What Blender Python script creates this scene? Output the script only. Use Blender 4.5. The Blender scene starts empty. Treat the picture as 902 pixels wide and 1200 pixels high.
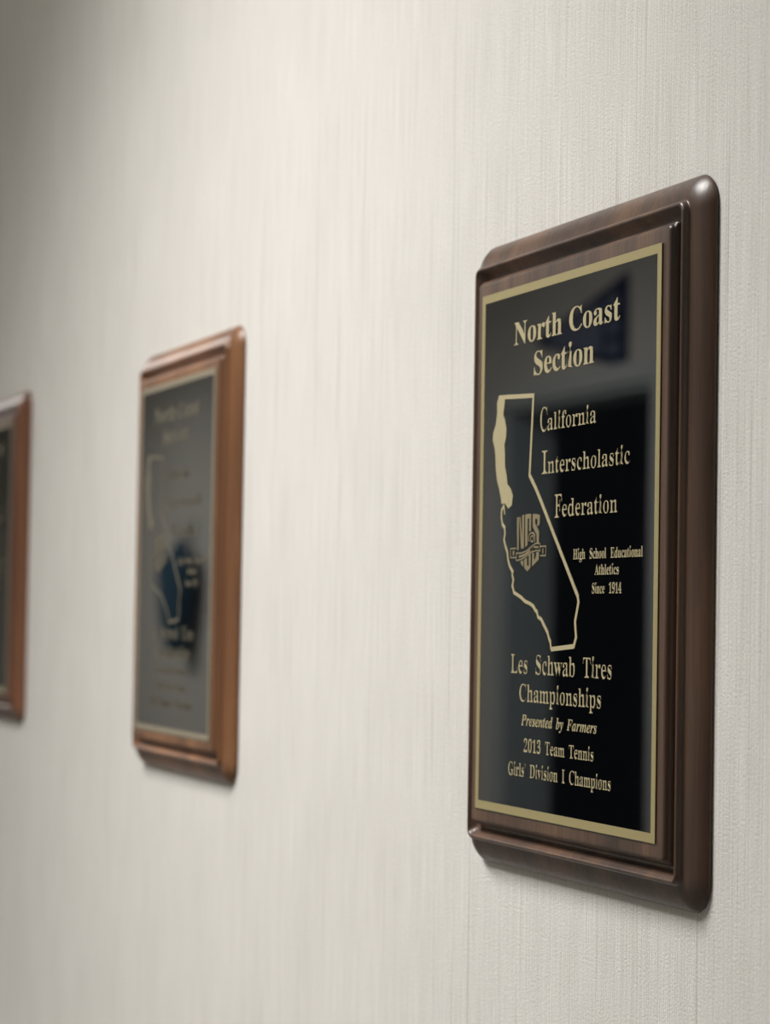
import bpy, bmesh, math, random, json
from mathutils import Vector, Matrix
from mathutils.geometry import tessellate_polygon

random.seed(7)
C = bpy.context.scene.collection
SC = bpy.context.scene
PZ = 1.50            # height of the plaque centres
PT = 0.0130          # how far the plate face stands off the wall

# ------------------------------------------------------------------ camera
F_PX = 2969.13
az, pit, rol = 1.2270460, 0.0424146, 0.0167993
Fw = Vector((-math.sin(az)*math.cos(pit), math.cos(az)*math.cos(pit), math.sin(pit)))
R0 = Vector((math.cos(az), math.sin(az), 0)); U0 = R0.cross(Fw)
Rt = R0*math.cos(rol) + U0*math.sin(rol); Up = -R0*math.sin(rol) + U0*math.cos(rol)
cam = bpy.data.cameras.new('camera'); co = bpy.data.objects.new('camera', cam); C.objects.link(co)
mw = Matrix((( Rt.x, Up.x, -Fw.x, 0), (Rt.y, Up.y, -Fw.y, 0), (Rt.z, Up.z, -Fw.z, 0), (0,0,0,1)))
mw.translation = Vector((1.0690847, -0.4691128-PT, PZ-0.0347712))
co.matrix_world = mw
cam.sensor_fit = 'VERTICAL'; cam.sensor_height = 36; cam.lens = 36*F_PX/1200
cam.clip_start = 0.02
cam.dof.use_dof = True; cam.dof.focus_distance = 1.12
cam.dof.aperture_fstop = 11.5; cam.dof.aperture_blades = 0
SC.camera = co

# ------------------------------------------------------------------ world, exposure
W = bpy.data.worlds.new('world'); SC.world = W; W.use_nodes = True
W.node_tree.nodes['Background'].inputs[0].default_value = (0.75, 0.8, 0.85, 1)
W.node_tree.nodes['Background'].inputs[1].default_value = 0.07
SC.view_settings.view_transform = 'Standard'; SC.view_settings.look = 'None'
SC.view_settings.gamma = 1; SC.view_settings.use_curve_mapping = False
SC.view_settings.exposure = 0.0

# ------------------------------------------------------------------ lamps (each sits in its ceiling fixture)
HALL = 2.4; CEIL = 2.75
LAMPS = [(-0.42, -0.88, 32.0, 114), (-4.85, -0.95, 50.0, 165), (-9.2, -0.95, 36.0, 165), (3.85, -0.95, 5.0, 165)]
for x, y, p, spread in LAMPS:
    L = bpy.data.lights.new('ceiling_lamp_light', 'AREA'); L.shape = 'RECTANGLE'; L.size = 0.54; L.size_y = 0.54
    L.energy = p; L.color = (1.0, 0.975, 0.955); L.spread = math.radians(spread)
    lo = bpy.data.objects.new('ceiling_lamp_light', L); C.objects.link(lo); lo.location = (x, y, CEIL-0.035)

# ------------------------------------------------------------------ helpers
def link(o, parent=None):
    C.objects.link(o)
    if parent is not None: o.parent = parent
    return o
def obj(name, bm, mat, parent=None, smooth=False):
    me = bpy.data.meshes.new(name); bm.to_mesh(me); bm.free()
    me.materials.append(mat)
    if smooth:
        for p in me.polygons: p.use_smooth = True
    return link(bpy.data.objects.new(name, me), parent)
def box(bm, x0, x1, y0, y1, z0, z1):
    v = [bm.verts.new((x, y, z)) for x in (x0, x1) for y in (y0, y1) for z in (z0, z1)]
    for f in ((0,1,3,2), (4,6,7,5), (0,4,5,1), (2,3,7,6), (0,2,6,4), (1,5,7,3)):
        bm.faces.new([v[i] for i in f])
    return bm
def boxes(*bs):
    bm = bmesh.new()
    for b in bs: box(bm, *b)
    return bm
def bevel(o, w=0.002, s=2):
    m = o.modifiers.new('bevel', 'BEVEL'); m.width = w; m.segments = s; m.limit_method = 'ANGLE'
    return o
def thing(name, label, cat, loc=(0,0,0), group=None):
    o = bpy.data.objects.new(name, None); C.objects.link(o); o.location = loc
    o.empty_display_size = 0.05
    o['label'] = label; o['category'] = cat
    if group: o['group'] = group
    return o
def struct(name, bm, mat):
    o = obj(name, bm, mat); o['kind'] = 'structure'; return o
def srgb(r, g, b):
    f = lambda c: (c/255/12.92) if c/255 <= 0.04045 else ((c/255+0.055)/1.055)**2.4
    return (f(r), f(g), f(b), 1)

# ------------------------------------------------------------------ materials
def newmat(name, col=(0.5,0.5,0.5,1), rough=0.5, metal=0.0, spec=0.5):
    m = bpy.data.materials.new(name); m.use_nodes = True
    b = m.node_tree.nodes['Principled BSDF']
    b.inputs['Base Color'].default_value = col; b.inputs['Roughness'].default_value = rough
    b.inputs['Metallic'].default_value = metal; b.inputs['Specular IOR Level'].default_value = spec
    return m, m.node_tree.nodes, m.node_tree.links, b
def coords(N, Lk, scale, space='Object'):
    t = N.new('ShaderNodeTexCoord'); mp = N.new('ShaderNodeMapping'); mp.inputs['Scale'].default_value = scale
    Lk.new(t.outputs[space], mp.inputs['Vector']); return mp.outputs['Vector']
def noise(N, Lk, vec, scale=1.0, detail=3.0, rough=0.5, dist=0.0):
    n = N.new('ShaderNodeTexNoise'); n.inputs['Scale'].default_value = scale; n.inputs['Detail'].default_value = detail
    n.inputs['Roughness'].default_value = rough; n.inputs['Distortion'].default_value = dist
    Lk.new(vec, n.inputs['Vector']); return n.outputs['Fac']
def ramp(N, Lk, fac, stops):
    r = N.new('ShaderNodeValToRGB'); cr = r.color_ramp
    while len(cr.elements) < len(stops): cr.elements.new(0.5)
    for e, (p, c) in zip(cr.elements, stops): e.position = p; e.color = c
    Lk.new(fac, r.inputs['Fac']); return r.outputs['Color']
def mix(N, Lk, a, b, fac, mode='MIX'):
    m = N.new('ShaderNodeMix'); m.data_type = 'RGBA'; m.blend_type = mode
    for s, v in ((m.inputs[6], a), (m.inputs[7], b), (m.inputs[0], fac)):
        if hasattr(v, 'is_linked'): Lk.new(v, s)
        else: s.default_value = v
    return m.outputs[2]
def math_(N, Lk, op, a, b):
    m = N.new('ShaderNodeMath'); m.operation = op
    for s, v in zip(m.inputs, (a, b)):
        if hasattr(v, 'is_linked'): Lk.new(v, s)
        else: s.default_value = v
    return m.outputs[0]
def bump(N, Lk, b, h, dist, strength=1.0):
    n = N.new('ShaderNodeBump'); n.inputs['Strength'].default_value = strength; n.inputs['Distance'].default_value = dist
    Lk.new(h, n.inputs['Height']); Lk.new(n.outputs['Normal'], b.inputs['Normal'])

def wallpaper():
    m, N, Lk, b = newmat('string_wallpaper', rough=0.85, spec=0.25)
    th = noise(N, Lk, coords(N, Lk, (650, 650, 14)), 1, 3, 0.6)          # the laid threads
    th2 = noise(N, Lk, coords(N, Lk, (1700, 1700, 60)), 1, 2, 0.6)
    ln = noise(N, Lk, coords(N, Lk, (330, 330, 2.2)), 1, 2, 0.8)        # darker single strings
    gr = noise(N, Lk, coords(N, Lk, (1100, 1100, 800)), 1, 3, 0.75)       # woven grain
    bl = noise(N, Lk, coords(N, Lk, (16, 16, 10)), 1, 3, 0.5)
    c1 = ramp(N, Lk, th, [(0.30, srgb(211, 208, 202)), (0.70, srgb(229, 227, 223))])
    c2 = ramp(N, Lk, ln, [(0.31, srgb(166, 160, 152)), (0.38, (1, 1, 1, 1))])
    c = mix(N, Lk, c1, c2, 0.5, 'MULTIPLY')
    c4 = ramp(N, Lk, gr, [(0.34, (0.80, 0.80, 0.79, 1)), (0.60, (1, 1, 1, 1))])
    c = mix(N, Lk, c, c4, 0.8, 'MULTIPLY')
    c3 = ramp(N, Lk, bl, [(0.3, (0.93, 0.93, 0.925, 1)), (0.6, (1, 1, 1, 1))])
    c = mix(N, Lk, c, c3, 0.6, 'MULTIPLY')
    Lk.new(c, b.inputs['Base Color'])
    h = math_(N, Lk, 'ADD', math_(N, Lk, 'MULTIPLY', th, 0.6), math_(N, Lk, 'MULTIPLY', gr, 1.0))
    h = math_(N, Lk, 'ADD', h, math_(N, Lk, 'MULTIPLY', th2, 0.4))
    h = math_(N, Lk, 'ADD', h, math_(N, Lk, 'MULTIPLY', ln, 0.5))
    bump(N, Lk, b, h, 0.0007, 0.9)
    return m
def walnut(name, dark, mid, light, seed):
    m, N, Lk, b = newmat(name, rough=0.42, spec=0.5)
    t = N.new('ShaderNodeTexCoord')
    def mp(scale):
        n = N.new('ShaderNodeMapping'); n.inputs['Scale'].default_value = scale; n.inputs['Location'].default_value = (seed, seed*0.7, seed*1.3)
        Lk.new(t.outputs['Object'], n.inputs['Vector']); return n.outputs['Vector']
    big = noise(N, Lk, mp((38, 38, 3.2)), 1, 3, 0.55, 0.6)
    fine = noise(N, Lk, mp((600, 600, 22)), 1, 3, 0.65)
    staves = noise(N, Lk, mp((11, 11, 0.15)), 1, 0, 0.4)
    c = ramp(N, Lk, big, [(0.30, dark), (0.52, mid), (0.74, light)])
    f = ramp(N, Lk, fine, [(0.35, (0.62, 0.58, 0.56, 1)), (0.58, (1, 1, 1, 1))])
    c = mix(N, Lk, c, f, 0.65, 'MULTIPLY')
    s = ramp(N, Lk, staves, [(0.42, (0.72, 0.74, 0.78, 1)), (0.50, (1, 1, 1, 1))])
    c = mix(N, Lk, c, s, 0.7, 'MULTIPLY')
    Lk.new(c, b.inputs['Base Color'])
    Lk.new(ramp(N, Lk, fine, [(0.3, (0.46, 0.46, 0.46, 1)), (0.7, (0.36, 0.36, 0.36, 1))]), b.inputs['Roughness'])
    bump(N, Lk, b, fine, 0.00012, 0.5)
    b.inputs['Coat Weight'].default_value = 0.15; b.inputs['Coat Roughness'].default_value = 0.3
    return m
def plain(name, col, rough=0.6, nscale=40, amt=0.06, bmp=0.0005, metal=0.0, spec=0.5):
    m, N, Lk, b = newmat(name, col, rough, metal, spec)
    n = noise(N, Lk, coords(N, Lk, (1, 1, 1)), nscale, 4, 0.6)
    lo = tuple(c*(1-amt) for c in col[:3]) + (1,); hi = tuple(min(1, c*(1+amt)) for c in col[:3]) + (1,)
    Lk.new(ramp(N, Lk, n, [(0.3, lo), (0.7, hi)]), b.inputs['Base Color'])
    if bmp: bump(N, Lk, b, n, bmp, 0.4)
    return m
M = {}
M['paper'] = wallpaper()
M['walnut_a'] = walnut('walnut_dark', srgb(50, 36, 29), srgb(80, 58, 44), srgb(110, 80, 56), 0.0)
M['walnut_b'] = walnut('walnut_warm', srgb(98, 64, 40), srgb(126, 84, 52), srgb(146, 102, 66), 3.1)
M['walnut_c'] = walnut('walnut_red', srgb(84, 50, 34), srgb(104, 66, 44), srgb(122, 80, 54), 6.3)
def lacquer():
    m, N, Lk, b = newmat('black_lacquer', srgb(7, 8, 11), 0.015, 0.0, 0.5)
    n = noise(N, Lk, coords(N, Lk, (9, 9, 5)), 1, 1, 0.4)
    bump(N, Lk, b, n, 0.00008, 0.3)
    return m
M['lacquer'] = lacquer()
def brass(name, col, rough):
    m, N, Lk, b = newmat(name, col, rough, 0.35, 0.4)
    n = noise(N, Lk, coords(N, Lk, (900, 900, 900)), 1, 2, 0.5)
    lo = tuple(c*0.93 for c in col[:3]) + (1,)
    Lk.new(ramp(N, Lk, n, [(0.3, lo), (0.7, col)]), b.inputs['Base Color'])
    return m
M['brass'] = brass('satin_brass', srgb(168, 156, 112), 0.42)
M['engraved'] = brass('engraved_brass', srgb(188, 177, 140), 0.5)
M['dull_brass'] = brass('dull_brass', srgb(114, 108, 92), 0.55)
M['etched'] = brass('etched_brass', srgb(140, 129, 100), 0.55)
M['brass_aged'] = brass('aged_brass', srgb(150, 142, 122), 0.5)
M['ceiling'] = plain('ceiling_white', srgb(225, 224, 218), 0.9, 120, 0.05)
M['carpet'] = plain('carpet_grey', srgb(120, 117, 113), 0.95, 400, 0.25, 0.003)
M['paint'] = plain('painted_wall', srgb(206, 204, 196), 0.8, 60, 0.03)
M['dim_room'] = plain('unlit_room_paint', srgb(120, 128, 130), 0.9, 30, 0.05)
M['trim'] = plain('painted_trim', srgb(196, 202, 200), 0.45, 50, 0.03)
M['jamb'] = plain('jamb_paint', srgb(176, 188, 190), 0.5, 50, 0.03)
M['white'] = plain('white_enamel', srgb(236, 236, 232), 0.4, 50, 0.02)
M['navy'] = plain('navy_felt', srgb(16, 38, 72), 0.95, 500, 0.2)
M['slate'] = plain('slate_felt', srgb(108, 116, 138), 0.95, 500, 0.15)
M['teal'] = plain('teal_cloth', srgb(26, 66, 86), 0.85, 90, 0.3, 0.002)
M['steel'] = plain('steel', srgb(150, 150, 150), 0.3, 200, 0.05, 0, 1.0)
M['black'] = plain('black_plastic', srgb(24, 24, 26), 0.5, 200, 0.1, 0)
m, N, Lk, b = newmat('lamp_diffuser', (0.9, 0.9, 0.88, 1), 0.6)
b.inputs['Emission Color'].default_value = (1.0, 0.97, 0.91, 1); b.inputs['Emission Strength'].default_value = 6.0
M['diffuser'] = m

# ------------------------------------------------------------------ the hall
X0, X1, T = -13.0, 4.6, 0.15
struct('wall_right', boxes((X0, X1, 0, T, 0, CEIL)), M['paper'])                       # the papered wall with the plaques
DX0, DX1, DH = -5.86, -4.84, 2.10                                                      # doorway opposite
struct('wall_left', boxes((X0, DX0-0.0, -HALL-T, -HALL, 0, CEIL), (DX1, X1, -HALL-T, -HALL, 0, CEIL), (DX0, DX1, -HALL-T, -HALL, DH, CEIL)), M['paint'])
struct('floor', boxes((X0-T, X1+T, -HALL-3.3, T, -0.1, 0)), M['carpet'])
struct('ceiling', boxes((X0-T, X1+T, -HALL-T, T, CEIL, CEIL+0.1)), M['ceiling'])
struct('wall_far', boxes((X0-T, X0, -HALL-T, T, 0, CEIL)), M['paint'])
struct('wall_near', boxes((X1, X1+T, -HALL-T, T, 0, CEIL)), M['paint'])
struct('baseboard_right', boxes((X0, X1, -0.012, 0, 0, 0.10)), M['trim'])
struct('baseboard_left', boxes((X0, DX0-0.06, -HALL, -HALL+0.012, 0, 0.10), (DX1+0.06, X1, -HALL, -HALL+0.012, 0, 0.10)), M['trim'])
# the unlit room beyond the doorway
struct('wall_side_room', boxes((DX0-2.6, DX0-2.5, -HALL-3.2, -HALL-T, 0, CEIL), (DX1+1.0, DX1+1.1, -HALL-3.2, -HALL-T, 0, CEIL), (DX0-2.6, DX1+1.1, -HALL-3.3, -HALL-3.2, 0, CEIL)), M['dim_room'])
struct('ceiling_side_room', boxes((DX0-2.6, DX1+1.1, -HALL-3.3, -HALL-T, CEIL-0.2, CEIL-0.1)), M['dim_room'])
struct('trim_1', boxes((DX0, DX0+0.02, -HALL-T, -HALL, 0, DH), (DX1-0.02, DX1, -HALL-T, -HALL, 0, DH), (DX0+0.02, DX1-0.02, -HALL-T, -HALL, DH-0.02, DH)), M['jamb'])
struct('trim_2', boxes((DX0-0.06, DX0, -HALL, -HALL+0.018, 0, DH+0.055), (DX1, DX1+0.06, -HALL, -HALL+0.018, 0, DH+0.055), (DX0, DX1, -HALL, -HALL+0.018, DH, DH+0.055)), M['trim'])

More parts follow.
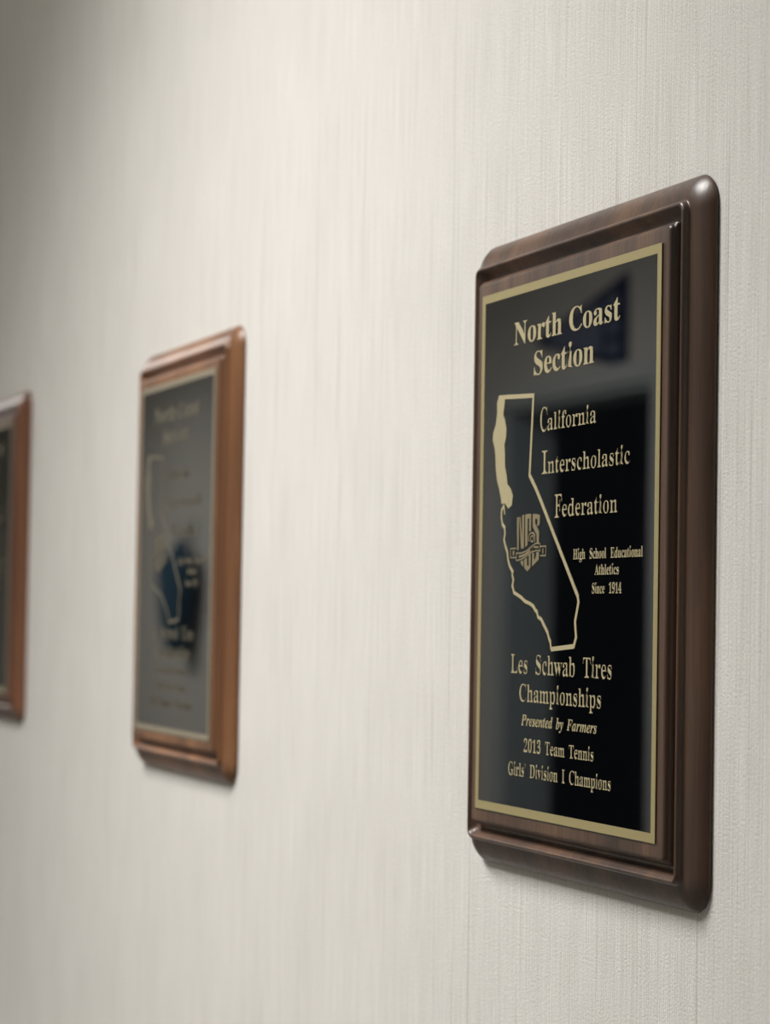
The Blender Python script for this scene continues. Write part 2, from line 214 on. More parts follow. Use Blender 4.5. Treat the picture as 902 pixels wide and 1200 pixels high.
# outlines of the serif letters on the plates, in 1/1000 em
GLYPHS = '{"b0":[559,[[[280,-10],[223,-5],[175,10],[135,36],[102,71],[77,114],[58,165],[44,223],[37,288],[34,359],[37,430],[44,494],[58,552],[77,603],[102,645],[135,679],[175,704],[224,719],[281,724],[335,719],[382,704],[422,679],[454,645],[480,602],[500,552],[514,493],[522,429],[525,358],[522,287],[514,223],[500,165],[480,114],[454,71],[421,36],[381,10],[334,-5]],[[280,55],[326,75],[353,135],[362,195],[368,270],[370,358],[368,446],[362,520],[353,580],[327,639],[281,659],[235,639],[207,580],[197,520],[191,446],[189,358],[191,270],[197,195],[207,135],[234,75]]]],"b1":[559,[[[97,0],[97,53],[179,53],[202,57],[217,67],[226,87],[229,118],[229,619],[193,577],[161,544],[130,522],[100,515],[78,520],[59,535],[46,559],[42,589],[74,599],[110,613],[150,634],[196,666],[266,718],[378,718],[378,118],[381,91],[388,70],[403,57],[429,53],[510,53],[510,0]]]],"b2":[559,[[[35,0],[35,103],[183,254],[221,294],[253,331],[278,365],[306,412],[324,457],[334,503],[337,553],[332,602],[316,637],[291,656],[259,663],[216,652],[188,620],[176,586],[169,543],[167,490],[115,496],[75,513],[48,543],[39,589],[45,624],[64,656],[94,684],[137,706],[172,716],[213,722],[259,724],[328,719],[385,704],[430,680],[462,646],[482,606],[488,558],[485,524],[476,490],[459,456],[434,418],[412,391],[386,360],[355,328],[230,205],[130,110],[363,110],[392,115],[416,128],[435,150],[446,179],[454,210],[513,210],[508,0]]]],"b3":[559,[[[243,-10],[196,-8],[155,-2],[121,7],[79,27],[51,52],[34,80],[28,110],[34,144],[54,168],[81,183],[113,188],[122,132],[147,92],[186,68],[236,60],[268,63],[297,73],[322,91],[342,118],[355,156],[359,207],[349,259],[319,301],[288,322],[250,334],[204,338],[142,338],[142,400],[208,400],[265,410],[304,441],[327,487],[335,547],[330,595],[314,632],[288,655],[252,663],[220,657],[198,641],[182,615],[173,583],[168,546],[166,508],[111,513],[70,530],[45,557],[36,597],[50,646],[92,687],[135,708],[190,720],[257,724],[323,719],[380,705],[426,682],[460,649],[481,609],[488,561],[483,519],[468,481],[444,449],[412,421],[376,398],[335,381],[375,371],[416,355],[454,331],[485,300],[506,258],[513,206],[507,150],[491,104],[464,66],[430,37],[389,15],[343,1],[294,-7]]]],"b4":[559,[[[180,0],[180,53],[208,53],[240,56],[266,66],[284,87],[290,125],[290,186],[13,186],[13,247],[297,714],[436,714],[436,252],[540,252],[540,186],[436,186],[436,125],[442,87],[460,66],[487,56],[518,53],[531,53],[531,0]],[[83,252],[290,252],[290,427],[292,522],[297,619],[282,587],[259,545],[235,503],[218,475]]]],"b9":[559,[[[227,-10],[173,-6],[131,7],[100,25],[79,49],[67,76],[63,103],[66,123],[75,140],[90,152],[112,160],[130,119],[154,84],[188,61],[232,53],[305,85],[352,182],[373,343],[348,316],[316,295],[277,280],[231,275],[177,281],[130,299],[90,328],[59,369],[41,420],[35,482],[38,528],[47,570],[62,609],[96,657],[142,694],[178,710],[219,721],[264,724],[311,720],[354,708],[393,689],[428,661],[457,625],[482,580],[500,526],[510,462],[514,388],[512,334],[507,283],[498,234],[485,187],[468,145],[448,107],[422,73],[393,44],[359,21],[320,4],[276,-7]],[[274,347],[307,352],[334,366],[356,387],[373,414],[369,492],[360,553],[344,600],[312,643],[270,657],[232,646],[204,615],[190,582],[183,539],[180,488],[190,410],[222,363]]]],"bA":[650,[[[-13,0],[-13,27],[13,32],[35,45],[54,71],[73,111],[307,694],[334,693],[572,129],[594,83],[612,51],[632,33],[660,27],[660,0],[341,0],[341,27],[402,37],[422,68],[418,88],[406,121],[376,197],[154,197],[117,105],[114,97],[113,88],[111,72],[129,38],[184,27],[190,27],[190,0]],[[169,239],[360,239],[263,475]]]],"bC":[697,[[[382,-16],[318,-11],[259,4],[205,30],[157,64],[116,106],[83,156],[59,212],[44,273],[39,340],[44,406],[59,467],[84,523],[117,572],[158,613],[207,648],[261,673],[321,688],[386,693],[434,689],[488,676],[547,655],[562,650],[577,648],[607,659],[624,693],[650,693],[650,459],[625,459],[599,517],[568,566],[531,606],[489,636],[443,654],[395,660],[294,624],[234,516],[214,337],[236,169],[303,69],[414,35],[454,38],[494,49],[533,67],[571,91],[606,121],[638,158],[666,132],[589,50],[494,0]]]],"bD":[738,[[[30,0],[30,26],[69,32],[94,44],[106,69],[110,111],[110,557],[105,606],[91,635],[64,648],[22,653],[22,678],[330,678],[440,668],[532,639],[604,590],[655,523],[687,439],[697,339],[657,151],[538,38],[340,0]],[[331,36],[391,44],[439,70],[476,112],[501,171],[517,247],[522,341],[501,510],[438,611],[332,645],[301,641],[282,631],[274,609],[271,573],[271,107],[274,72],[282,51],[300,40]]]],"bE":[658,[[[21,0],[21,25],[65,30],[93,44],[107,72],[112,116],[112,549],[107,603],[93,634],[66,648],[24,653],[24,678],[594,678],[594,476],[571,476],[559,532],[537,575],[507,605],[465,625],[411,637],[345,641],[317,640],[298,638],[285,632],[277,621],[273,603],[272,578],[272,366],[288,366],[346,375],[386,401],[405,428],[419,466],[429,514],[453,514],[453,176],[428,176],[420,229],[407,270],[386,299],[359,318],[322,328],[276,331],[272,331],[272,100],[275,69],[286,52],[307,44],[343,41],[389,43],[430,48],[467,58],[513,79],[552,112],[585,156],[612,213],[640,213],[599,0]]]],"bF":[602,[[[23,0],[23,26],[67,34],[93,50],[107,79],[111,125],[111,558],[106,603],[92,630],[64,645],[21,653],[21,678],[586,678],[586,476],[562,476],[549,532],[529,574],[501,605],[462,626],[428,635],[389,640],[342,642],[298,640],[285,635],[277,627],[272,614],[271,593],[271,368],[283,368],[340,377],[381,403],[400,430],[414,468],[423,516],[450,516],[450,176],[424,176],[415,229],[401,270],[382,299],[341,324],[281,333],[271,333],[271,120],[273,88],[280,64],[292,46],[312,35],[342,29],[382,26],[382,0]]]],"bG":[756,[[[399,-15],[330,-10],[267,5],[211,29],[161,62],[119,104],[86,153],[61,209],[46,272],[41,341],[46,408],[61,469],[86,524],[119,573],[160,614],[208,648],[261,673],[320,688],[383,693],[436,689],[492,677],[550,656],[564,651],[577,649],[592,652],[604,660],[614,673],[624,693],[651,693],[651,458],[625,458],[600,515],[569,564],[532,604],[490,635],[445,654],[398,660],[297,624],[237,517],[217,339],[223,243],[240,163],[268,101],[306,55],[354,28],[410,19],[458,24],[489,41],[505,68],[510,106],[510,190],[505,229],[490,254],[460,266],[410,271],[410,295],[745,295],[745,271],[704,266],[680,254],[668,230],[664,191],[664,43],[576,11],[488,-9]]]],"bH":[779,[[[23,0],[23,26],[67,32],[93,47],[107,75],[111,120],[111,564],[106,605],[93,631],[66,646],[24,653],[24,678],[360,678],[360,653],[328,649],[304,643],[288,633],[278,618],[273,595],[271,564],[271,373],[509,373],[509,564],[507,595],[502,618],[493,633],[477,643],[453,649],[420,653],[420,678],[755,678],[755,653],[712,646],[686,632],[673,606],[669,564],[669,120],[673,77],[687,49],[712,33],[755,26],[755,0],[420,0],[420,26],[463,32],[490,46],[504,73],[509,120],[509,329],[271,329],[271,120],[275,75],[289,47],[316,32],[360,26],[360,0]]]],"bI":[388,[[[20,0],[20,26],[63,34],[91,48],[107,73],[112,112],[112,576],[107,614],[94,637],[67,648],[20,653],[20,678],[364,678],[364,653],[319,648],[292,637],[277,614],[272,576],[272,115],[274,87],[279,66],[289,50],[307,39],[332,31],[366,26],[366,0]]]],"bL":[635,[[[23,0],[23,26],[67,32],[93,47],[107,75],[111,120],[111,564],[106,606],[93,633],[66,647],[24,653],[24,678],[372,678],[372,653],[336,651],[310,646],[291,636],[280,620],[273,597],[271,564],[271,123],[272,92],[276,70],[284,55],[298,47],[318,42],[348,41],[393,43],[434,49],[469,59],[513,83],[551,119],[572,149],[591,187],[609,230],[636,230],[598,0]]]],"bN":[735,[[[600,-16],[159,521],[159,117],[163,73],[177,46],[203,32],[248,26],[248,0],[27,0],[27,26],[58,29],[81,35],[96,45],[106,62],[111,85],[113,117],[113,578],[73,626],[54,645],[42,650],[27,653],[27,678],[233,678],[582,251],[582,562],[580,594],[575,617],[565,632],[549,643],[526,649],[493,653],[493,678],[714,678],[714,653],[671,647],[645,633],[632,605],[628,561],[628,-16]]]],"bS":[581,[[[64,-16],[64,235],[93,235],[112,169],[136,115],[166,74],[202,45],[244,28],[293,22],[344,30],[383,54],[407,89],[415,133],[406,174],[379,209],[335,238],[242,284],[189,313],[147,344],[115,376],[92,411],[79,450],[74,494],[81,551],[100,600],[131,639],[172,669],[220,688],[275,694],[307,692],[342,687],[420,667],[434,664],[446,662],[467,670],[477,694],[505,694],[505,475],[480,475],[462,528],[437,573],[406,610],[370,639],[330,656],[289,662],[243,655],[208,635],[185,604],[178,566],[185,530],[204,501],[236,476],[281,451],[377,406],[431,377],[473,347],[502,315],[521,280],[531,241],[535,198],[527,138],[505,86],[468,43],[418,12],[378,-3],[334,-12],[286,-15],[236,-12],[211,-7],[187,1],[147,14],[126,18],[112,16],[103,11],[97,0],[91,-16]]]],"bT":[630,[[[137,0],[137,26],[183,31],[212,46],[227,75],[232,120],[232,645],[222,645],[173,640],[131,625],[97,601],[71,567],[53,524],[43,473],[16,473],[16,678],[611,678],[611,472],[586,472],[558,568],[496,626],[400,645],[392,645],[392,120],[397,73],[412,45],[440,31],[488,26],[488,0]]]],"ba":[512,[[[379,-15],[321,2],[298,52],[250,16],[198,-6],[142,-13],[96,-6],[60,17],[38,51],[30,94],[37,135],[59,172],[95,203],[146,230],[213,257],[296,283],[296,359],[292,395],[278,421],[255,435],[220,440],[171,432],[155,408],[159,399],[169,382],[179,363],[183,344],[178,320],[164,301],[142,288],[115,284],[87,289],[67,303],[53,324],[49,352],[55,385],[73,415],[103,439],[141,458],[188,470],[241,474],[305,470],[356,457],[392,435],[416,404],[431,363],[436,313],[436,93],[437,72],[439,59],[444,53],[453,51],[464,54],[477,62],[490,41],[456,10],[419,-9]],[[225,50],[241,53],[259,61],[278,75],[296,94],[296,252],[229,225],[189,183],[176,125],[188,69]]]],"bb":[537,[[[64,-17],[64,578],[62,617],[55,638],[39,649],[12,654],[12,678],[206,678],[206,415],[241,448],[282,467],[329,474],[379,467],[423,445],[459,411],[486,365],[499,329],[506,290],[509,247],[506,198],[496,153],[481,112],[459,75],[433,44],[402,19],[366,0],[328,-11],[286,-15],[242,-9],[198,10],[156,42],[79,-17]],[[272,21],[317,34],[345,73],[356,115],[363,170],[365,238],[363,294],[356,339],[344,374],[316,406],[274,417],[252,413],[231,402],[215,383],[206,360],[206,102],[223,41]]]],"bc":[437,[[[232,-15],[178,-7],[129,16],[88,53],[56,101],[41,139],[32,179],[29,223],[32,270],[43,313],[60,353],[82,388],[110,417],[143,442],[179,460],[218,471],[260,475],[324,467],[373,444],[403,409],[413,365],[409,340],[397,321],[377,308],[352,304],[307,321],[292,373],[293,389],[294,404],[284,433],[252,442],[205,424],[176,370],[167,279],[171,212],[183,157],[204,114],[248,71],[304,57],[356,70],[404,107],[424,90],[369,32],[305,-3]]]],"bd":[551,[[[208,-15],[159,-7],[116,16],[79,52],[52,99],[39,136],[32,176],[29,219],[32,268],[40,313],[54,354],[83,405],[121,443],[167,466],[217,474],[261,468],[299,449],[332,417],[332,597],[328,623],[316,641],[294,650],[262,654],[262,678],[475,678],[475,112],[477,81],[484,61],[498,48],[526,41],[526,16],[469,13],[404,2],[332,-15],[332,58],[300,17],[258,-7]],[[255,42],[278,47],[301,62],[320,84],[332,113],[332,360],[324,383],[307,402],[285,414],[259,418],[219,406],[194,372],[183,335],[177,287],[175,228],[177,171],[183,123],[193,87],[218,53]]]],"be":[448,[[[229,-15],[174,-7],[126,16],[86,52],[55,102],[41,142],[32,186],[29,234],[32,279],[41,320],[56,358],[88,406],[130,443],[179,466],[234,474],[287,468],[333,449],[371,417],[399,374],[415,321],[421,258],[421,247],[174,247],[189,145],[230,83],[297,63],[335,70],[370,92],[402,128],[424,108],[370,40],[305,-1]],[[173,286],[300,286],[300,320],[297,375],[288,413],[269,435],[240,442],[203,427],[180,380],[173,303]]]],"bf":[318,[[[22,0],[22,24],[44,27],[59,33],[68,41],[74,52],[77,72],[78,109],[78,412],[24,412],[24,462],[78,462],[78,526],[83,575],[99,616],[126,649],[162,673],[206,687],[259,692],[315,685],[357,664],[383,632],[392,595],[388,567],[375,546],[356,533],[334,529],[310,533],[291,544],[279,560],[275,582],[278,603],[287,626],[292,635],[293,640],[294,644],[288,656],[268,660],[243,655],[229,640],[222,615],[220,581],[220,462],[303,462],[303,412],[220,412],[220,97],[224,60],[235,38],[258,28],[297,24],[297,0]]]],"bg":[487,[[[217,-209],[158,-206],[109,-197],[71,-181],[34,-149],[21,-111],[41,-68],[102,-38],[52,-1],[35,45],[42,80],[63,110],[99,138],[152,164],[86,200],[46,251],[33,316],[39,360],[59,399],[90,430],[131,454],[179,469],[234,474],[292,469],[347,453],[472,453],[472,399],[399,399],[425,354],[434,303],[428,262],[411,225],[384,195],[348,172],[305,158],[256,153],[234,154],[211,155],[187,151],[168,141],[154,125],[150,106],[165,81],[210,73],[261,73],[310,72],[351,67],[386,60],[425,43],[451,19],[465,-14],[470,-55],[463,-100],[441,-137],[406,-168],[356,-191],[293,-204]],[[234,185],[264,193],[284,217],[294,257],[297,314],[294,371],[284,411],[264,434],[234,442],[204,434],[185,411],[174,371],[170,314],[174,257],[185,217],[204,193]],[[239,-173],[324,-165],[375,-140],[392,-98],[387,-76],[371,-62],[344,-54],[305,-51],[144,-51],[118,-77],[109,-108],[117,-133],[141,-154],[181,-168]]]],"bh":[567,[[[27,0],[27,24],[52,28],[67,38],[75,56],[78,83],[78,594],[76,621],[68,639],[53,650],[28,655],[28,678],[220,678],[220,397],[261,440],[308,465],[362,474],[434,456],[478,403],[492,315],[492,83],[495,56],[502,39],[517,28],[541,24],[541,0],[301,0],[301,24],[308,24],[340,39],[350,83],[350,323],[348,359],[341,384],[327,399],[302,404],[258,391],[220,350],[220,83],[222,56],[230,39],[244,28],[268,24],[268,0]]]],"bi":[295,[[[150,539],[121,544],[97,561],[80,585],[75,614],[80,644],[97,668],[121,685],[150,690],[179,685],[204,668],[220,644],[225,614],[220,585],[203,561],[179,544]],[[27,0],[27,24],[52,29],[68,38],[75,55],[78,83],[78,375],[76,406],[70,424],[55,433],[30,437],[31,462],[221,462],[221,83],[223,56],[230,39],[244,29],[268,24],[268,0]]]],"bl":[297,[[[27,0],[27,24],[52,29],[68,38],[75,55],[78,83],[78,592],[76,620],[70,639],[56,650],[30,654],[30,678],[221,678],[221,83],[223,56],[230,39],[244,29],[268,24],[268,0]]]],"bm":[825,[[[27,0],[27,24],[52,28],[67,38],[75,56],[78,83],[78,377],[76,404],[68,423],[53,434],[28,438],[28,462],[218,462],[218,394],[258,438],[303,465],[353,474],[412,465],[453,436],[477,389],[519,436],[567,465],[622,474],[693,456],[736,403],[750,315],[750,83],[752,56],[760,39],[774,28],[798,24],[798,0],[562,0],[562,24],[586,28],[600,39],[608,57],[610,83],[610,323],[608,359],[601,384],[587,399],[562,404],[520,391],[483,353],[483,83],[485,57],[493,39],[507,28],[530,24],[530,0],[297,0],[297,24],[321,28],[335,39],[343,57],[345,83],[345,323],[343,358],[336,384],[322,399],[297,404],[254,391],[218,350],[218,83],[220,57],[227,40],[241,29],[264,24],[264,0]]]],"bn":[567,[[[27,0],[27,24],[52,28],[67,38],[75,56],[78,83],[78,377],[76,404],[68,423],[53,434],[28,438],[28,462],[220,462],[220,398],[260,440],[308,466],[362,474],[434,456],[478,403],[492,315],[492,83],[495,56],[502,39],[517,28],[541,24],[541,0],[301,0],[301,24],[308,24],[340,39],[350,83],[350,323],[348,359],[341,384],[327,399],[302,404],[258,391],[220,350],[220,83],[222,56],[230,39],[244,28],[268,24],[268,0]]]],"bo":[501,[[[251,-15],[209,-11],[170,-1],[135,17],[90,55],[56,105],[40,143],[31,185],[28,229],[31,275],[40,317],[56,356],[90,405],[135,443],[189,466],[250,474],[311,466],[365,443],[410,406],[444,357],[459,318],[469,276],[472,229],[469,183],[459,141],[444,102],[410,53],[366,16],[312,-7]],[[251,17],[287,27],[311,58],[319,84],[324,121],[327,229],[325,307],[319,365],[309,403],[285,435],[251,445],[214,434],[191,403],[182,365],[176,307],[174,230],[178,122],[183,84],[191,58],[215,27]]]],"bp":[553,[[[26,-207],[26,-184],[46,-181],[60,-175],[69,-164],[75,-150],[77,-129],[78,-95],[78,362],[76,400],[69,422],[55,433],[29,439],[29,462],[213,462],[213,391],[247,438],[291,466],[343,475],[393,467],[436,444],[472,407],[499,360],[511,322],[519,282],[521,238],[518,191],[511,148],[498,108],[470,56],[434,18],[389,-7],[338,-15],[292,-8],[253,13],[220,48],[220,-86],[222,-121],[226,-147],[235,-164],[249,-175],[268,-181],[294,-183],[294,-207]],[[291,42],[330,54],[356,88],[367,125],[374,172],[376,230],[374,286],[368,332],[359,369],[335,403],[296,414],[254,398],[220,350],[220,102],[249,57]]]],"br":[428,[[[27,0],[27,24],[52,29],[68,38],[75,55],[78,83],[78,375],[76,406],[69,425],[55,433],[30,437],[31,462],[217,462],[217,375],[245,417],[279,449],[313,468],[347,474],[384,469],[410,453],[426,428],[431,396],[427,370],[414,349],[394,336],[369,331],[346,334],[331,344],[319,357],[308,372],[296,383],[281,387],[261,380],[241,360],[227,327],[222,286],[222,83],[226,55],[237,38],[258,28],[294,24],[294,0]]]],"bs":[429,[[[225,-15],[181,-9],[129,9],[120,12],[109,13],[89,6],[76,-13],[53,-13],[53,157],[79,157],[99,101],[129,58],[167,31],[209,22],[242,26],[266,40],[281,60],[286,87],[273,125],[232,156],[159,193],[113,221],[81,252],[62,288],[55,328],[65,386],[97,433],[128,456],[165,470],[210,475],[227,474],[247,471],[296,458],[307,456],[317,454],[332,459],[343,475],[363,475],[363,330],[340,330],[320,378],[293,413],[259,434],[222,441],[194,437],[173,426],[160,408],[156,386],[160,364],[172,346],[191,330],[218,315],[285,282],[329,255],[360,226],[377,189],[383,141],[378,96],[364,58],[340,27],[307,4],[269,-10]]]],"bt":[340,[[[184,-14],[133,-7],[98,16],[79,53],[72,106],[72,415],[30,415],[30,446],[131,550],[167,593],[192,631],[215,631],[215,462],[309,462],[309,415],[215,415],[215,122],[217,95],[223,76],[233,64],[250,60],[282,73],[307,111],[331,98],[294,36],[245,-2]]]],"bu":[558,[[[195,-15],[136,-5],[97,26],[81,57],[71,96],[68,144],[68,369],[66,399],[59,421],[43,433],[17,438],[17,462],[211,462],[211,110],[214,87],[225,69],[241,57],[263,53],[305,64],[340,98],[340,369],[337,401],[329,422],[312,434],[282,438],[282,462],[482,462],[482,104],[485,76],[493,58],[509,49],[536,44],[536,19],[478,15],[412,4],[340,-15],[340,60],[312,29],[277,5],[238,-10]]]],"bv":[456,[[[212,-15],[57,369],[45,397],[33,419],[18,432],[-4,437],[-4,462],[244,462],[244,438],[232,438],[202,431],[192,411],[192,405],[194,399],[275,182],[351,376],[357,394],[359,405],[345,430],[303,438],[303,462],[454,462],[454,439],[430,430],[414,415],[401,393],[387,362],[238,-15]]]],"bw":[647,[[[182,-15],[25,394],[18,411],[9,424],[-2,432],[-16,437],[-16,462],[206,462],[206,437],[189,435],[178,431],[172,423],[170,411],[172,396],[178,376],[248,189],[314,350],[299,396],[291,417],[282,430],[270,436],[250,439],[250,462],[481,462],[481,437],[450,430],[440,411],[441,401],[443,390],[500,210],[569,381],[574,397],[576,410],[573,422],[566,430],[551,435],[530,439],[530,462],[663,462],[663,439],[645,435],[633,424],[623,406],[613,384],[453,-15],[430,-15],[332,293],[208,-15]]]],"iF":[611,[[[-50,0],[-50,23],[-22,25],[1,31],[18,42],[33,61],[46,88],[58,127],[171,549],[177,576],[179,601],[175,621],[162,635],[140,644],[109,647],[109,671],[635,671],[596,481],[568,481],[568,495],[558,560],[526,604],[492,623],[447,634],[390,638],[364,636],[348,628],[338,614],[329,590],[270,369],[285,368],[299,368],[359,375],[406,394],[441,428],[466,476],[491,476],[421,201],[400,201],[401,219],[401,236],[398,273],[388,300],[371,318],[345,330],[308,335],[260,337],[202,122],[195,92],[193,70],[197,50],[209,36],[231,27],[263,23],[263,0]]]],"iP":[609,[[[-50,0],[-50,23],[-22,25],[1,31],[18,42],[33,61],[46,88],[58,127],[171,549],[177,576],[179,601],[175,621],[163,634],[141,642],[109,647],[109,671],[386,671],[510,654],[585,602],[610,515],[601,462],[575,414],[534,373],[481,344],[433,331],[370,323],[291,320],[255,320],[202,122],[195,91],[193,70],[197,49],[210,36],[231,27],[263,23],[263,0]],[[296,354],[347,359],[389,376],[422,403],[445,440],[459,486],[464,540],[454,594],[424,626],[375,637],[355,634],[342,627],[333,611],[325,584],[265,356],[281,355]]]],"ia":[500,[[[79,-13],[36,-5],[2,21],[-21,59],[-28,109],[-23,163],[-8,219],[8,256],[26,292],[48,327],[84,373],[125,411],[167,439],[208,455],[246,461],[295,445],[319,395],[335,451],[442,451],[359,161],[345,110],[341,93],[340,83],[344,66],[355,60],[385,78],[424,130],[446,116],[395,44],[344,1],[293,-13],[247,3],[231,51],[234,78],[241,112],[216,74],[191,42],[166,18],[125,-5]],[[138,61],[161,67],[184,83],[206,109],[227,141],[246,178],[263,219],[276,260],[287,301],[293,337],[295,369],[285,406],[256,418],[233,412],[210,393],[186,363],[163,326],[141,283],[123,237],[104,172],[99,144],[97,120],[107,76]]]],"ib":[480,[[[114,-14],[82,-12],[51,-5],[24,5],[2,18],[-12,32],[-17,46],[-16,60],[-11,77],[123,558],[132,593],[135,613],[132,629],[125,639],[110,643],[88,645],[72,645],[72,672],[171,683],[281,700],[192,379],[233,425],[278,452],[325,461],[369,452],[403,427],[426,385],[433,329],[428,275],[412,220],[395,183],[376,148],[353,115],[312,70],[267,34],[219,7],[168,-9]],[[136,22],[163,27],[189,43],[214,66],[237,97],[258,133],[276,172],[291,213],[303,255],[310,295],[312,332],[309,358],[300,377],[285,388],[266,392],[230,380],[199,346],[185,320],[172,288],[144,206],[114,103],[106,72],[104,49],[112,29]]]],"id":[498,[[[82,-14],[38,-5],[5,21],[-16,64],[-23,122],[-19,170],[-6,220],[15,270],[43,320],[77,365],[116,405],[159,436],[201,455],[244,461],[283,455],[317,438],[354,567],[361,594],[362,613],[359,629],[349,638],[331,643],[305,644],[305,671],[404,683],[510,700],[353,123],[345,90],[342,71],[345,64],[354,61],[366,65],[380,78],[397,100],[419,132],[442,116],[414,77],[389,44],[366,19],[332,-6],[295,-14],[249,2],[234,52],[236,81],[244,113],[219,74],[193,42],[168,18],[128,-6]],[[143,62],[166,68],[189,86],[211,114],[232,148],[251,187],[268,229],[281,270],[292,309],[298,344],[300,371],[291,409],[264,422],[244,417],[223,401],[200,376],[179,345],[158,308],[139,269],[123,228],[110,188],[102,150],[99,117],[102,94],[111,77],[125,66]]]],"ie":[401,[[[130,-14],[71,-4],[24,28],[2,60],[-12,99],[-16,146],[-10,200],[9,256],[27,292],[48,326],[73,358],[116,400],[163,433],[212,454],[262,461],[308,455],[342,436],[364,407],[371,369],[364,331],[343,294],[308,259],[258,227],[195,203],[117,185],[113,158],[111,131],[116,99],[130,74],[152,58],[182,53],[219,63],[255,93],[291,142],[319,124],[266,47],[203,1]],[[125,218],[170,233],[209,255],[242,283],[267,316],[283,351],[288,387],[286,405],[279,418],[268,425],[255,428],[222,415],[187,375],[164,334],[143,281]]]],"im":[781,[[[566,-12],[516,7],[499,62],[502,89],[511,126],[542,229],[576,331],[583,353],[585,368],[580,384],[566,389],[522,371],[474,318],[440,262],[406,186],[372,92],[342,0],[227,0],[328,331],[334,354],[336,368],[331,384],[317,389],[291,382],[264,363],[234,330],[203,283],[183,246],[163,205],[145,160],[128,110],[112,57],[98,0],[-21,0],[63,314],[74,358],[77,378],[67,399],[36,406],[27,406],[25,431],[225,461],[173,288],[210,342],[245,386],[278,419],[328,451],[381,461],[437,443],[456,387],[453,361],[445,323],[477,366],[507,401],[537,428],[582,453],[629,461],[685,442],[704,387],[701,354],[690,310],[673,254],[625,113],[621,99],[619,86],[623,70],[635,65],[649,70],[664,83],[681,105],[702,135],[724,120],[697,80],[670,47],[645,21],[607,-4]]]],"in":[532,[[[317,-14],[267,5],[250,61],[253,88],[261,125],[293,228],[328,330],[334,352],[336,367],[331,383],[317,388],[281,376],[243,341],[203,283],[183,246],[163,205],[145,160],[128,110],[112,57],[98,0],[-21,0],[63,314],[74,358],[77,378],[67,399],[36,406],[27,406],[25,431],[225,461],[173,288],[210,342],[245,386],[278,419],[328,451],[381,461],[437,442],[456,386],[454,366],[449,337],[424,253],[394,162],[376,106],[370,85],[374,69],[387,64],[401,68],[416,82],[453,134],[475,119],[447,79],[421,45],[396,20],[358,-6]]]],"ir":[388,[[[-21,0],[63,314],[74,358],[77,378],[67,399],[36,406],[27,406],[25,431],[225,461],[170,281],[215,362],[236,393],[255,417],[274,436],[293,450],[312,458],[331,461],[372,444],[386,394],[382,365],[371,343],[352,329],[328,324],[300,332],[277,354],[272,358],[268,359],[246,348],[220,315],[189,260],[173,225],[157,187],[141,145],[126,100],[112,52],[98,0]]]],"is":[376,[[[135,-14],[94,-9],[42,7],[33,10],[22,11],[4,6],[-10,-10],[-36,-6],[-10,162],[19,157],[34,81],[68,36],[121,21],[164,35],[178,78],[176,96],[170,115],[158,135],[141,158],[102,206],[76,242],[58,276],[46,308],[42,339],[51,387],[80,426],[121,451],[172,460],[215,456],[267,443],[277,441],[286,439],[304,444],[316,457],[342,457],[320,305],[294,308],[274,375],[242,416],[199,429],[177,425],[160,415],[148,399],[144,380],[154,344],[184,301],[217,262],[246,222],[261,197],[273,173],[281,148],[283,122],[278,86],[264,53],[241,25],[212,4],[176,-9]]]],"it":[275,[[[45,-14],[-6,4],[-23,58],[-22,78],[-16,104],[67,407],[19,407],[19,442],[86,475],[147,525],[200,592],[241,592],[199,447],[278,447],[267,407],[188,407],[114,153],[104,114],[101,98],[100,84],[104,67],[115,61],[146,81],[191,141],[214,126],[186,84],[159,49],[132,22],[90,-5]]]],"iy":[419,[[[-44,-209],[-75,-205],[-99,-192],[-114,-172],[-119,-148],[-115,-125],[-102,-107],[-83,-95],[-61,-91],[-39,-95],[-12,-109],[13,-123],[30,-127],[42,-124],[57,-115],[72,-101],[87,-84],[101,-65],[113,-45],[120,-26],[123,-9],[118,44],[105,134],[86,233],[66,317],[49,373],[42,390],[36,400],[21,410],[-1,412],[-14,411],[-14,438],[34,444],[71,452],[101,459],[126,461],[148,440],[167,378],[190,270],[220,112],[267,202],[296,269],[305,314],[298,335],[278,354],[257,375],[250,400],[254,425],[267,444],[287,457],[312,461],[338,457],[357,444],[369,422],[373,394],[369,365],[359,326],[341,279],[319,226],[260,110],[188,-7],[162,-44],[136,-78],[110,-110],[69,-150],[30,-182],[-8,-202]]]]}'

# ------------------------------------------------------------------ plaques
PW, PH = 0.2032, 0.254
def rrect(hw, hh, r, n=10):
    pts = []
    for cx, cz, a0 in ((hw-r, hh-r, 0), (-(hw-r), hh-r, 90), (-(hw-r), -(hh-r), 180), (hw-r, -(hh-r), 270)):
        for k in range(n+1):
            a = math.radians(a0+90*k/n); pts.append((cx+r*math.cos(a), cz+r*math.sin(a)))
    return pts
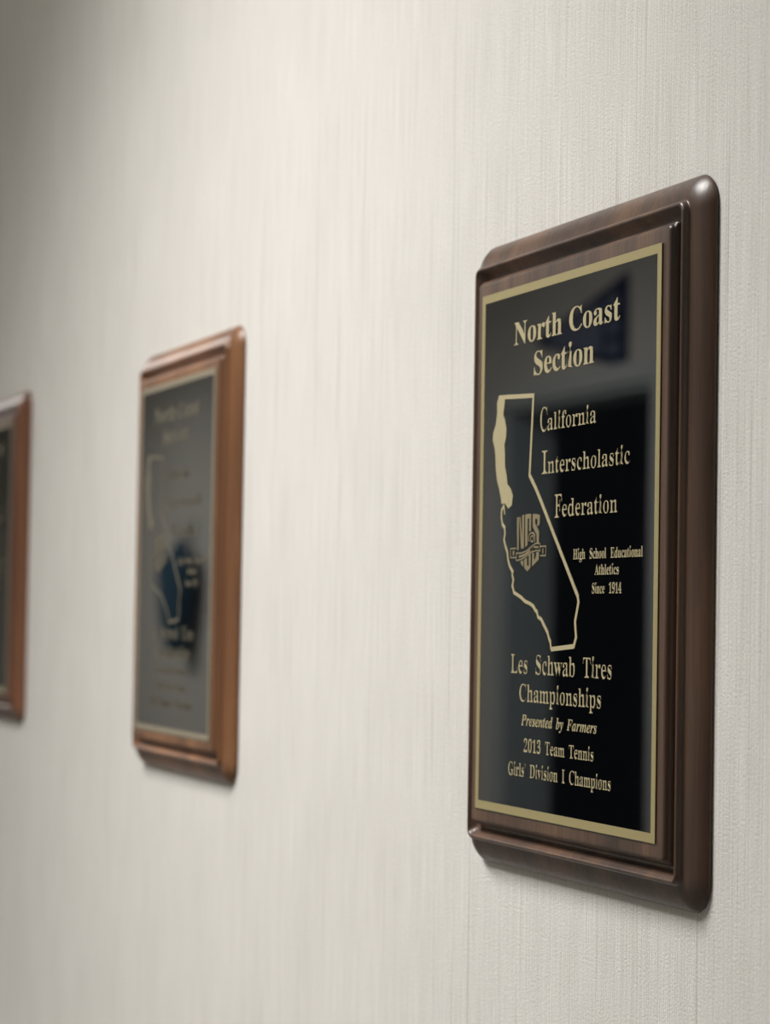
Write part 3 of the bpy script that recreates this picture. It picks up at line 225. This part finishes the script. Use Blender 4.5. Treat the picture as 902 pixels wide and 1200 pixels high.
# moulding profile: (distance outward from the plate edge, depth below the plate face, corner radius) in mm
PROFILE = [(-6, .5, 1), (5.4, .5, 1.2), (6.2, .7, 1.6), (6.8, 1.3, 2.0), (7.2, 2.3, 2.2), (7.3, 2.9, 2.2), (8.1, 3.05, 1.2), (8.3, 4.6, 1.2),
           (8.6, 6.0, 1.4), (9.3, 6.7, 1.8), (10.3, 6.6, 2.2), (11.5, 5.6, 2.4), (12.6, 4.2, 2.6), (13.3, 3.0, 2.7), (13.9, 2.65, 3.0), (14.05, 2.0, 3.2), (14.7, 1.8, 3.8), (15.3, 1.9, 4.3), (15.8, 2.4, 4.7),
           (16.2, 3.4, 5.0), (16.3, 4.6, 5.1), (17.0, 4.75, 5.6), (18.8, 5.2, 7.0), (20.8, 5.9, 8.6), (22.6, 6.8, 10.2), (24.2, 7.9, 11.6),
           (25.7, 9.2, 12.8), (26.9, 10.6, 13.6), (27.5, 11.6, 14.0), (27.6, 12.1, 14.0), (27.3, 12.5, 13.8), (27.0, 12.7, 13.6)]
def board_bm():
    bm = bmesh.new(); rings = []
    for u, d, r in PROFILE:
        u, d, r = u/1000, d/1000, r/1000
        rings.append([bm.verts.new((x, d, z)) for x, z in rrect(PW/2+u, PH/2+u, r)])
    for a, b in zip(rings, rings[1:]):
        n = len(a)
        for i in range(n): bm.faces.new((a[i], a[(i+1) % n], b[(i+1) % n], b[i]))
    bm.faces.new(rings[0]); bm.faces.new(rings[-1][::-1])
    bmesh.ops.recalc_face_normals(bm, faces=bm.faces)
    return bm
def slab(bm, loops, y0, y1):
    """flat polygons (outer loops and holes, in metres) given a front at y0 and edges back to y1"""
    vs = [[Vector((x, z, 0)) for x, z in L] for L in loops]
    flat = [v for L in vs for v in L]
    tris = tessellate_polygon(vs)
    f = [bm.verts.new((v.x, y0, v.y)) for v in flat]
    for t in tris:
        try: fc = bm.faces.new([f[i] for i in t])
        except ValueError: continue
        fc.normal_update()
        if fc.normal.y > 0: fc.normal_flip()
    if y1 is not None:
        k = 0
        for L in loops:
            n = len(L); bk = [bm.verts.new((x, y1, z)) for x, z in L]
            for i in range(n):
                j = (i+1) % n
                try: bm.faces.new((f[k+i], f[k+j], bk[j], bk[i]))
                except ValueError: pass
            k += n
def ribbon(bm, pts, w, y0, y1, closed=False):
    P = [Vector(p) for p in pts]; n = len(P); L, R = [], []
    for i in range(n):
        if closed: a, b = P[i-1], P[(i+1) % n]
        else: a, b = P[max(i-1, 0)], P[min(i+1, n-1)]
        d1 = (P[i]-a).normalized() if (P[i]-a).length > 1e-9 else (b-P[i]).normalized()
        d2 = (b-P[i]).normalized() if (b-P[i]).length > 1e-9 else d1
        t = (d1+d2).normalized(); nn = Vector((-t.y, t.x)); k = min(1.8, 1/max(0.3, nn.dot(Vector((-d1.y, d1.x)))))
        L.append(P[i]+nn*w/2*k); R.append(P[i]-nn*w/2*k)
    rng = range(n if closed else n-1)
    for i in rng:
        j = (i+1) % n
        slab(bm, [[tuple(L[i]), tuple(L[j]), tuple(R[j]), tuple(R[i])]], y0, y1)
G = json.loads(GLYPHS)
def area(L): return sum(L[i][0]*L[(i+1) % len(L)][1]-L[(i+1) % len(L)][0]*L[i][1] for i in range(len(L)))
def text_bm(s, x0, x1, base, cap, style='b', thin=0.0, gap=300):
    """one line of engraved serif letters between x0 and x1 (mm), cap height given"""
    items, pen = [], 0.0
    for ch in s:
        if ch == ' ': pen += gap; continue
        if ch == "'": items.append((pen, [[(60, 690), (150, 690), (110, 450), (70, 450)]])); pen += 200; continue
        adv, loops = G[style+ch]
        if ch == 'i': loops = [[(x, y+(38 if min(q[1] for q in L) > 480 else 0)) for x, y in L] for L in loops]
        items.append((pen, loops)); pen += adv
    out = []
    for px, loops in items:
        sg = 1 if max((area(L) for L in loops), key=abs) > 0 else -1
        for L in loops:
            n = len(L); K = []
            for i in range(n):
                (ax, ay), (bx, by), (cx, cy) = L[i-1], L[i], L[(i+1) % n]
                sx = 0
                for ux, uy in ((bx-ax, by-ay), (cx-bx, cy-by)):
                    l = math.hypot(ux, uy) or 1; sx += (uy/l)*min(1, l/60)
                sx = max(-1, min(1, sx*0.75))*sg
                K.append((px+bx-sx*thin*1000, by))
            out.append((px, K))
    xs = [x for _, L in out for x, _ in L]; a, b = min(xs), max(xs)
    kx = (x1-x0)/(b-a); ky = cap/680
    bm = bmesh.new(); groups = {}
    for px, L in out: groups.setdefault(px, []).append([((x0+(x-a)*kx)/1000, (base+y*ky)/1000) for x, y in L])
    for px, loops in groups.items(): slab(bm, loops, -0.00022, 0.0)
    return bm
LINES = [('North Coast', -59.5, 60.7, 98.6, 10.9, 'b', 0.0), ('Section', -34.8, 33.6, 82.0, 11.2, 'b', 0.0),
         ('C', -26.2, -18.2, 54.6, 11.3, 'b', .034), ('alifornia', -17.6, 36.6, 54.8, 8.0, 'b', .033),
         ('I', -23.7, -17.4, 34.6, 10.9, 'b', .034), ('nterscholastic', -16.6, 72.6, 34.6, 8.0, 'b', .033),
         ('F', -8.0, 0.0, 13.6, 10.8, 'b', .034), ('ederation', 0.7, 60.2, 13.9, 8.0, 'b', .033),
         ('High School Educational', 13.8, 86.6, -6.0, 4.6, 'b', .014, 700), ('Athletics', 37.4, 62.6, -13.3, 4.6, 'b', .014),
         ('Since 1914', 34.9, 65.6, -21.6, 4.6, 'b', .014, 700),
         ('Les Schwab Tires', -57.8, 56.6, -59.3, 9.0, 'b', .032, 560), ('Championships', -46.8, 45.8, -72.5, 8.2, 'b', .032),
         ('Presented by Farmers', -44.3, 41.8, -83.8, 5.2, 'i', .010, 420),
         ('2013 Team Tennis', -40.6, 38.5, -96.2, 6.0, 'b', .028, 480), ("Girls' Division I Champions", -59.2, 57.0, -108.0, 6.2, 'b', .028, 480)]
def mm(L): return [(x/10000, z/10000) for x, z in L]
COAST_FILL = mm([(-779,757),(-802,724),(-800,674),(-815,619),(-847,576),(-852,543),(-825,502),(-812,456),(-807,400),(-790,343),(-759,298),(-735,252),(-726,224),(-683,225),(-639,199),(-596,214),(-587,257),(-614,291),(-655,315),(-667,360),(-690,405),(-692,461),(-701,511),(-681,549),(-678,588),(-699,628),(-721,657),(-705,717),(-706,737)])
BORDER = mm([(-770,748),(-350,725),(-383,346),(-303,278),(-236,212),(195,-231),(203,-255),(168,-342),(181,-414),(157,-455),(-100,-472)])
COAST = mm([(-697,212),(-724,194),(-726,158),(-713,124),(-683,105),(-678,75),(-689,50),(-676,24),(-645,-14),(-634,-50),(-614,-80),(-575,-110),(-579,-124),(-564,-149),(-576,-175),(-555,-208),(-500,-222),(-461,-233),(-420,-250),(-363,-260),(-320,-272),(-294,-292),(-272,-300),(-258,-324),(-222,-334),(-197,-355),(-165,-380),(-143,-397),(-125,-425),(-109,-439),(-100,-472)])
DRIP = mm([(-697,222),(-690,196),(-684,172)])
EMB = [mm(L) for L in (
    [(-529,151),(-505,154),(-503,-4),(-521,-6)], [(-500,153),(-486,153),(-457,25),(-457,3),(-474,1)], [(-466,160),(-442,163),(-439,4),(-460,1)],
    [(-429,162),(-394,165),(-356,164),(-355,85),(-377,80),(-379,143),(-397,143),(-396,18),(-424,7)],
    [(-339,163),(-294,161),(-250,154),(-254,110),(-281,103),(-278,134),(-298,140),(-307,137),(-304,114),(-259,71),(-259,22),(-284,22),(-289,65),(-334,99)],
    [(-479,-60),(-443,-55),(-444,-87),(-474,-69)],
    [(-434,-52),(-400,-43),(-399,-78),(-387,-87),(-376,-78),(-378,-31),(-355,-24),(-356,-91),(-393,-109),(-429,-92)],
    [(-337,-23),(-314,-22),(-315,-52),(-302,-52),(-289,-35),(-289,-19),(-256,-19),(-257,-53),(-339,-87)])]
EMB_RIB = [(mm(L), w) for L, w in (
    ([(-531,-19),(-471,-20),(-406,-11),(-352,6),(-298,23),(-246,21)], 7), ([(-530,-55),(-470,-50),(-405,-36),(-351,-19),(-297,-11),(-242,-14)], 7),
    ([(-531,-16),(-530,-58)], 7), ([(-246,24),(-242,-17)], 7), ([(-336,9),(-336,-16)], 3),
    ([(-532,4),(-603,4),(-602,-39),(-535,-40)], 7), ([(-240,7),(-174,7),(-176,-37),(-242,-36)], 7),
    ([(-565,-6),(-565,-29)], 18), ([(-209,-3),(-209,-27)], 12),
    ([(-498,-36),(-452,-33),(-406,-24),(-360,-9)], 12), ([(-320,6),(-261,4)], 9),
    ([(-377,34),(-382,43),(-382,53),(-377,62),(-368,69),(-356,73),(-342,74),(-328,71),(-317,64),(-309,56),(-306,46),(-308,37),(-315,29)], 8),
    ([(-324,45),(-327,36),(-336,31),(-347,31),(-357,37),(-361,45),(-357,54),(-348,60),(-337,59),(-328,54),(-324,45)], 6))]

GRP = 'championship plaques hung in a row'
pq = thing('wall_plaque', 'dark walnut award plaque nearest the camera, in focus with sharp gold lettering on black', 'plaque', (0, -PT, PZ), GRP)
board = obj('wooden_board', board_bm(), M['walnut_a'], pq, smooth=True)
wn = board.modifiers.new('wn', 'WEIGHTED_NORMAL'); wn.keep_sharp = True
obj('hanger', boxes((-0.03, 0.03, 0.0126, PT, 0.085, 0.105)), M['steel'], pq)
pb = bmesh.new()
slab(pb, [[(x, z) for x, z in rrect(PW/2, PH/2, 0.0005, 3)]], 0.0, 0.0005)
plate = obj('engraved_plate', pb, M['lacquer'], pq)
BW = 0.0041
bb = bmesh.new()
o_, i_ = (PW/2, PH/2), (PW/2-BW, PH/2-BW)
slab(bb, [[(-o_[0], -o_[1]), (o_[0], -o_[1]), (o_[0], o_[1]), (-o_[0], o_[1])], [(-i_[0], -i_[1]), (-i_[0], i_[1]), (i_[0], i_[1]), (i_[0], -i_[1])]], -0.0001, 0.0)
obj('gold_border', bb, M['brass'], plate)
for a in LINES: obj('lettering', text_bm(*a), M['engraved'], plate)
sb = bmesh.new()
slab(sb, [COAST_FILL], -0.00024, 0.0)
ribbon(sb, BORDER, 0.0021, -0.00020, 0.0); ribbon(sb, COAST, 0.0016, -0.00021, 0.0); ribbon(sb, DRIP, 0.0012, -0.00025, 0.0)
obj('state_outline', sb, M['engraved'], plate)
eb = bmesh.new()
for i, L in enumerate(EMB): slab(eb, [L], -0.00020-0.000004*i, 0.0)
for i, (L, w) in enumerate(EMB_RIB): ribbon(eb, L, w/10000, -0.00024-0.000004*i, 0.0)
obj('shield_emblem', eb, M['etched'], plate)

def dup(root, loc, label, mat, rot=0.0):
    r = root.copy(); C.objects.link(r); r.location = loc; r.rotation_euler = (0, rot, 0); r['label'] = label
    for ch in list(root.children):
        c = ch.copy(); C.objects.link(c); c.parent = r
        if c.name.startswith('wooden_board'):
            c.data = ch.data.copy(); c.data.materials[0] = mat
        for g in ch.children:
            d = g.copy(); C.objects.link(d); d.parent = c
            d.material_slots[0].link = 'OBJECT'; d.material_slots[0].material = M['brass_aged' if g.name.startswith('gold_border') else 'dull_brass']
    return r
dup(pq, (-0.6885, -PT, PZ+0.0079), 'warm brown award plaque in the middle of the row, blurred, reflecting a teal shape', M['walnut_b'], 0.0007)
dup(pq, (-1.384, -PT, PZ+0.0185), 'blurred reddish brown plaque farthest from the camera, cut off by the left edge', M['walnut_c'])

# ------------------------------------------------------------------ ceiling fixtures
fx = thing('ceiling_light', 'square glowing ceiling light over the two nearer plaques', 'ceiling light', (LAMPS[0][0], LAMPS[0][1], CEIL), 'ceiling lights along the hall')
f = 0.30
obj('frame', boxes((-f, f, -f, -f+.02, -.02, 0), (-f, f, f-.02, f, -.02, 0), (-f, -f+.02, -f+.02, f-.02, -.02, 0), (f-.02, f, -f+.02, f-.02, -.02, 0)), M['white'], fx)
obj('diffuser', boxes((-f+.02, f-.02, -f+.02, f-.02, -.012, -.002)), M['diffuser'], fx)
LL = ['square glowing ceiling light in the hall just past the pennant doorway', 'square glowing ceiling light near the teal jacket, deepest in the hall', 'square dim ceiling light at the near end behind the camera']
for (x, y, p, spread), lb in zip(LAMPS[1:], LL):
    r = fx.copy(); C.objects.link(r); r.location = (x, y, CEIL); r['label'] = lb
    for ch in fx.children:
        c = ch.copy(); C.objects.link(c); c.parent = r

# ------------------------------------------------------------------ on the opposite wall (seen mirrored in the plates)
yo = -HALL
pn = thing('pennant', 'navy felt pennant above the doorway, mirrored in the nearest plaque', 'pennant', (-5.01, yo, PZ+0.768))
pm = bmesh.new()
def tri(bm, pts, y0, y1): slab(bm, [pts], y0, y1)
def fl(bm, pts, yb, th):      # felt piece standing proud of the opposite wall (faces +y)
    a = [bm.verts.new((x, yb+th, z)) for x, z in pts]; b_ = [bm.verts.new((x, yb, z)) for x, z in pts]
    n = len(pts); bm.faces.new(a); bm.faces.new(b_[::-1])
    for i in range(n): bm.faces.new((a[i], b_[i], b_[(i+1) % n], a[(i+1) % n]))
    bmesh.ops.recalc_face_normals(bm, faces=bm.faces)
fl(pm, [(-0.03, -0.125), (-0.03, 0.125), (-0.62, 0.008), (-0.62, -0.008)], 0.002, 0.003)
obj('felt_body', pm, M['navy'], pn)
pm = bmesh.new(); fl(pm, [(-0.03, -0.13), (0.0, -0.13), (0.0, 0.13), (-0.03, 0.13)], 0.002, 0.005); obj('header_band', pm, M['navy'], pn)
pm = bmesh.new(); fl(pm, [(-0.165, -0.075), (-0.165, 0.075), (-0.52, 0.018), (-0.52, -0.018)], 0.005, 0.001); obj('felt_patch', pm, M['slate'], pn)
for z0, z1 in ((0.03, 0.085), (-0.03, 0.012), (-0.085, -0.045)):
    pm = bmesh.new(); n = 14
    fl(pm, [(-0.095+0.038*math.cos(k*2*math.pi/n), (z0+z1)/2+(z1-z0)/2*math.sin(k*2*math.pi/n)) for k in range(n)], 0.005, 0.001)
    obj('felt_patch', pm, M['slate'], pn)

# teal jacket on a hook
jk = thing('hung_jacket', 'teal jacket on a wall hook, mirrored in the middle plaque', 'jacket', (-9.30, yo, PZ+0.32))
jb = bmesh.new(); secs = [(0.0, .035, .03), (-.03, .06, .05), (-.07, .11, .07), (-.12, .17, .09), (-.2, .2, .10), (-.3, .2, .10), (-.4, .18, .1), (-.48, .14, .09), (-.53, .11, .07)]
rings = []
for z, hw, d in secs:
    ring = []
    hw *= 0.74; z *= 0.9
    for k in range(24):
        a = k*2*math.pi/24; w = 1+0.07*math.sin(5*a+z*9)
        ring.append(jb.verts.new((0.03*math.sin(z*9)+hw*w*math.cos(a), 0.03+d/2+d/2*w*math.sin(a), z-0.03)))
    rings.append(ring)
for a, b_ in zip(rings, rings[1:]):
    for i in range(24): jb.faces.new((a[i], a[(i+1) % 24], b_[(i+1) % 24], b_[i]))
jb.faces.new(rings[0]); jb.faces.new(rings[-1][::-1]); bmesh.ops.recalc_face_normals(jb, faces=jb.faces)
obj('jacket_body', jb, M['teal'], jk, True)
for s in (-1, 1):
    sv = bmesh.new(); rr = []
    for t in range(7):
        z = -.10-.30*t/6; x = s*(.125+.03*math.sin(t*.7)); r_ = .045-.012*t/6
        rr.append([sv.verts.new((x+r_*math.cos(k*math.pi/6), .075+r_*math.sin(k*math.pi/6), z)) for k in range(12)])
    for a, b_ in zip(rr, rr[1:]):
        for i in range(12): sv.faces.new((a[i], a[(i+1) % 12], b_[(i+1) % 12], b_[i]))
    sv.faces.new(rr[0]); sv.faces.new(rr[-1][::-1]); bmesh.ops.recalc_face_normals(sv, faces=sv.faces)
    obj('sleeve', sv, M['teal'], jk, True)
hk = thing('wall_hook', 'small steel coat hook holding the teal jacket', 'hook', (-9.30, yo, PZ+0.32))
obj('back_plate', boxes((-.02, .02, 0, .006, -.03, .05)), M['steel'], hk)
obj('peg', boxes((-.006, .006, .006, .06, -.012, 0), (-.006, .006, .052, .06, 0, .03)), M['steel'], hk)
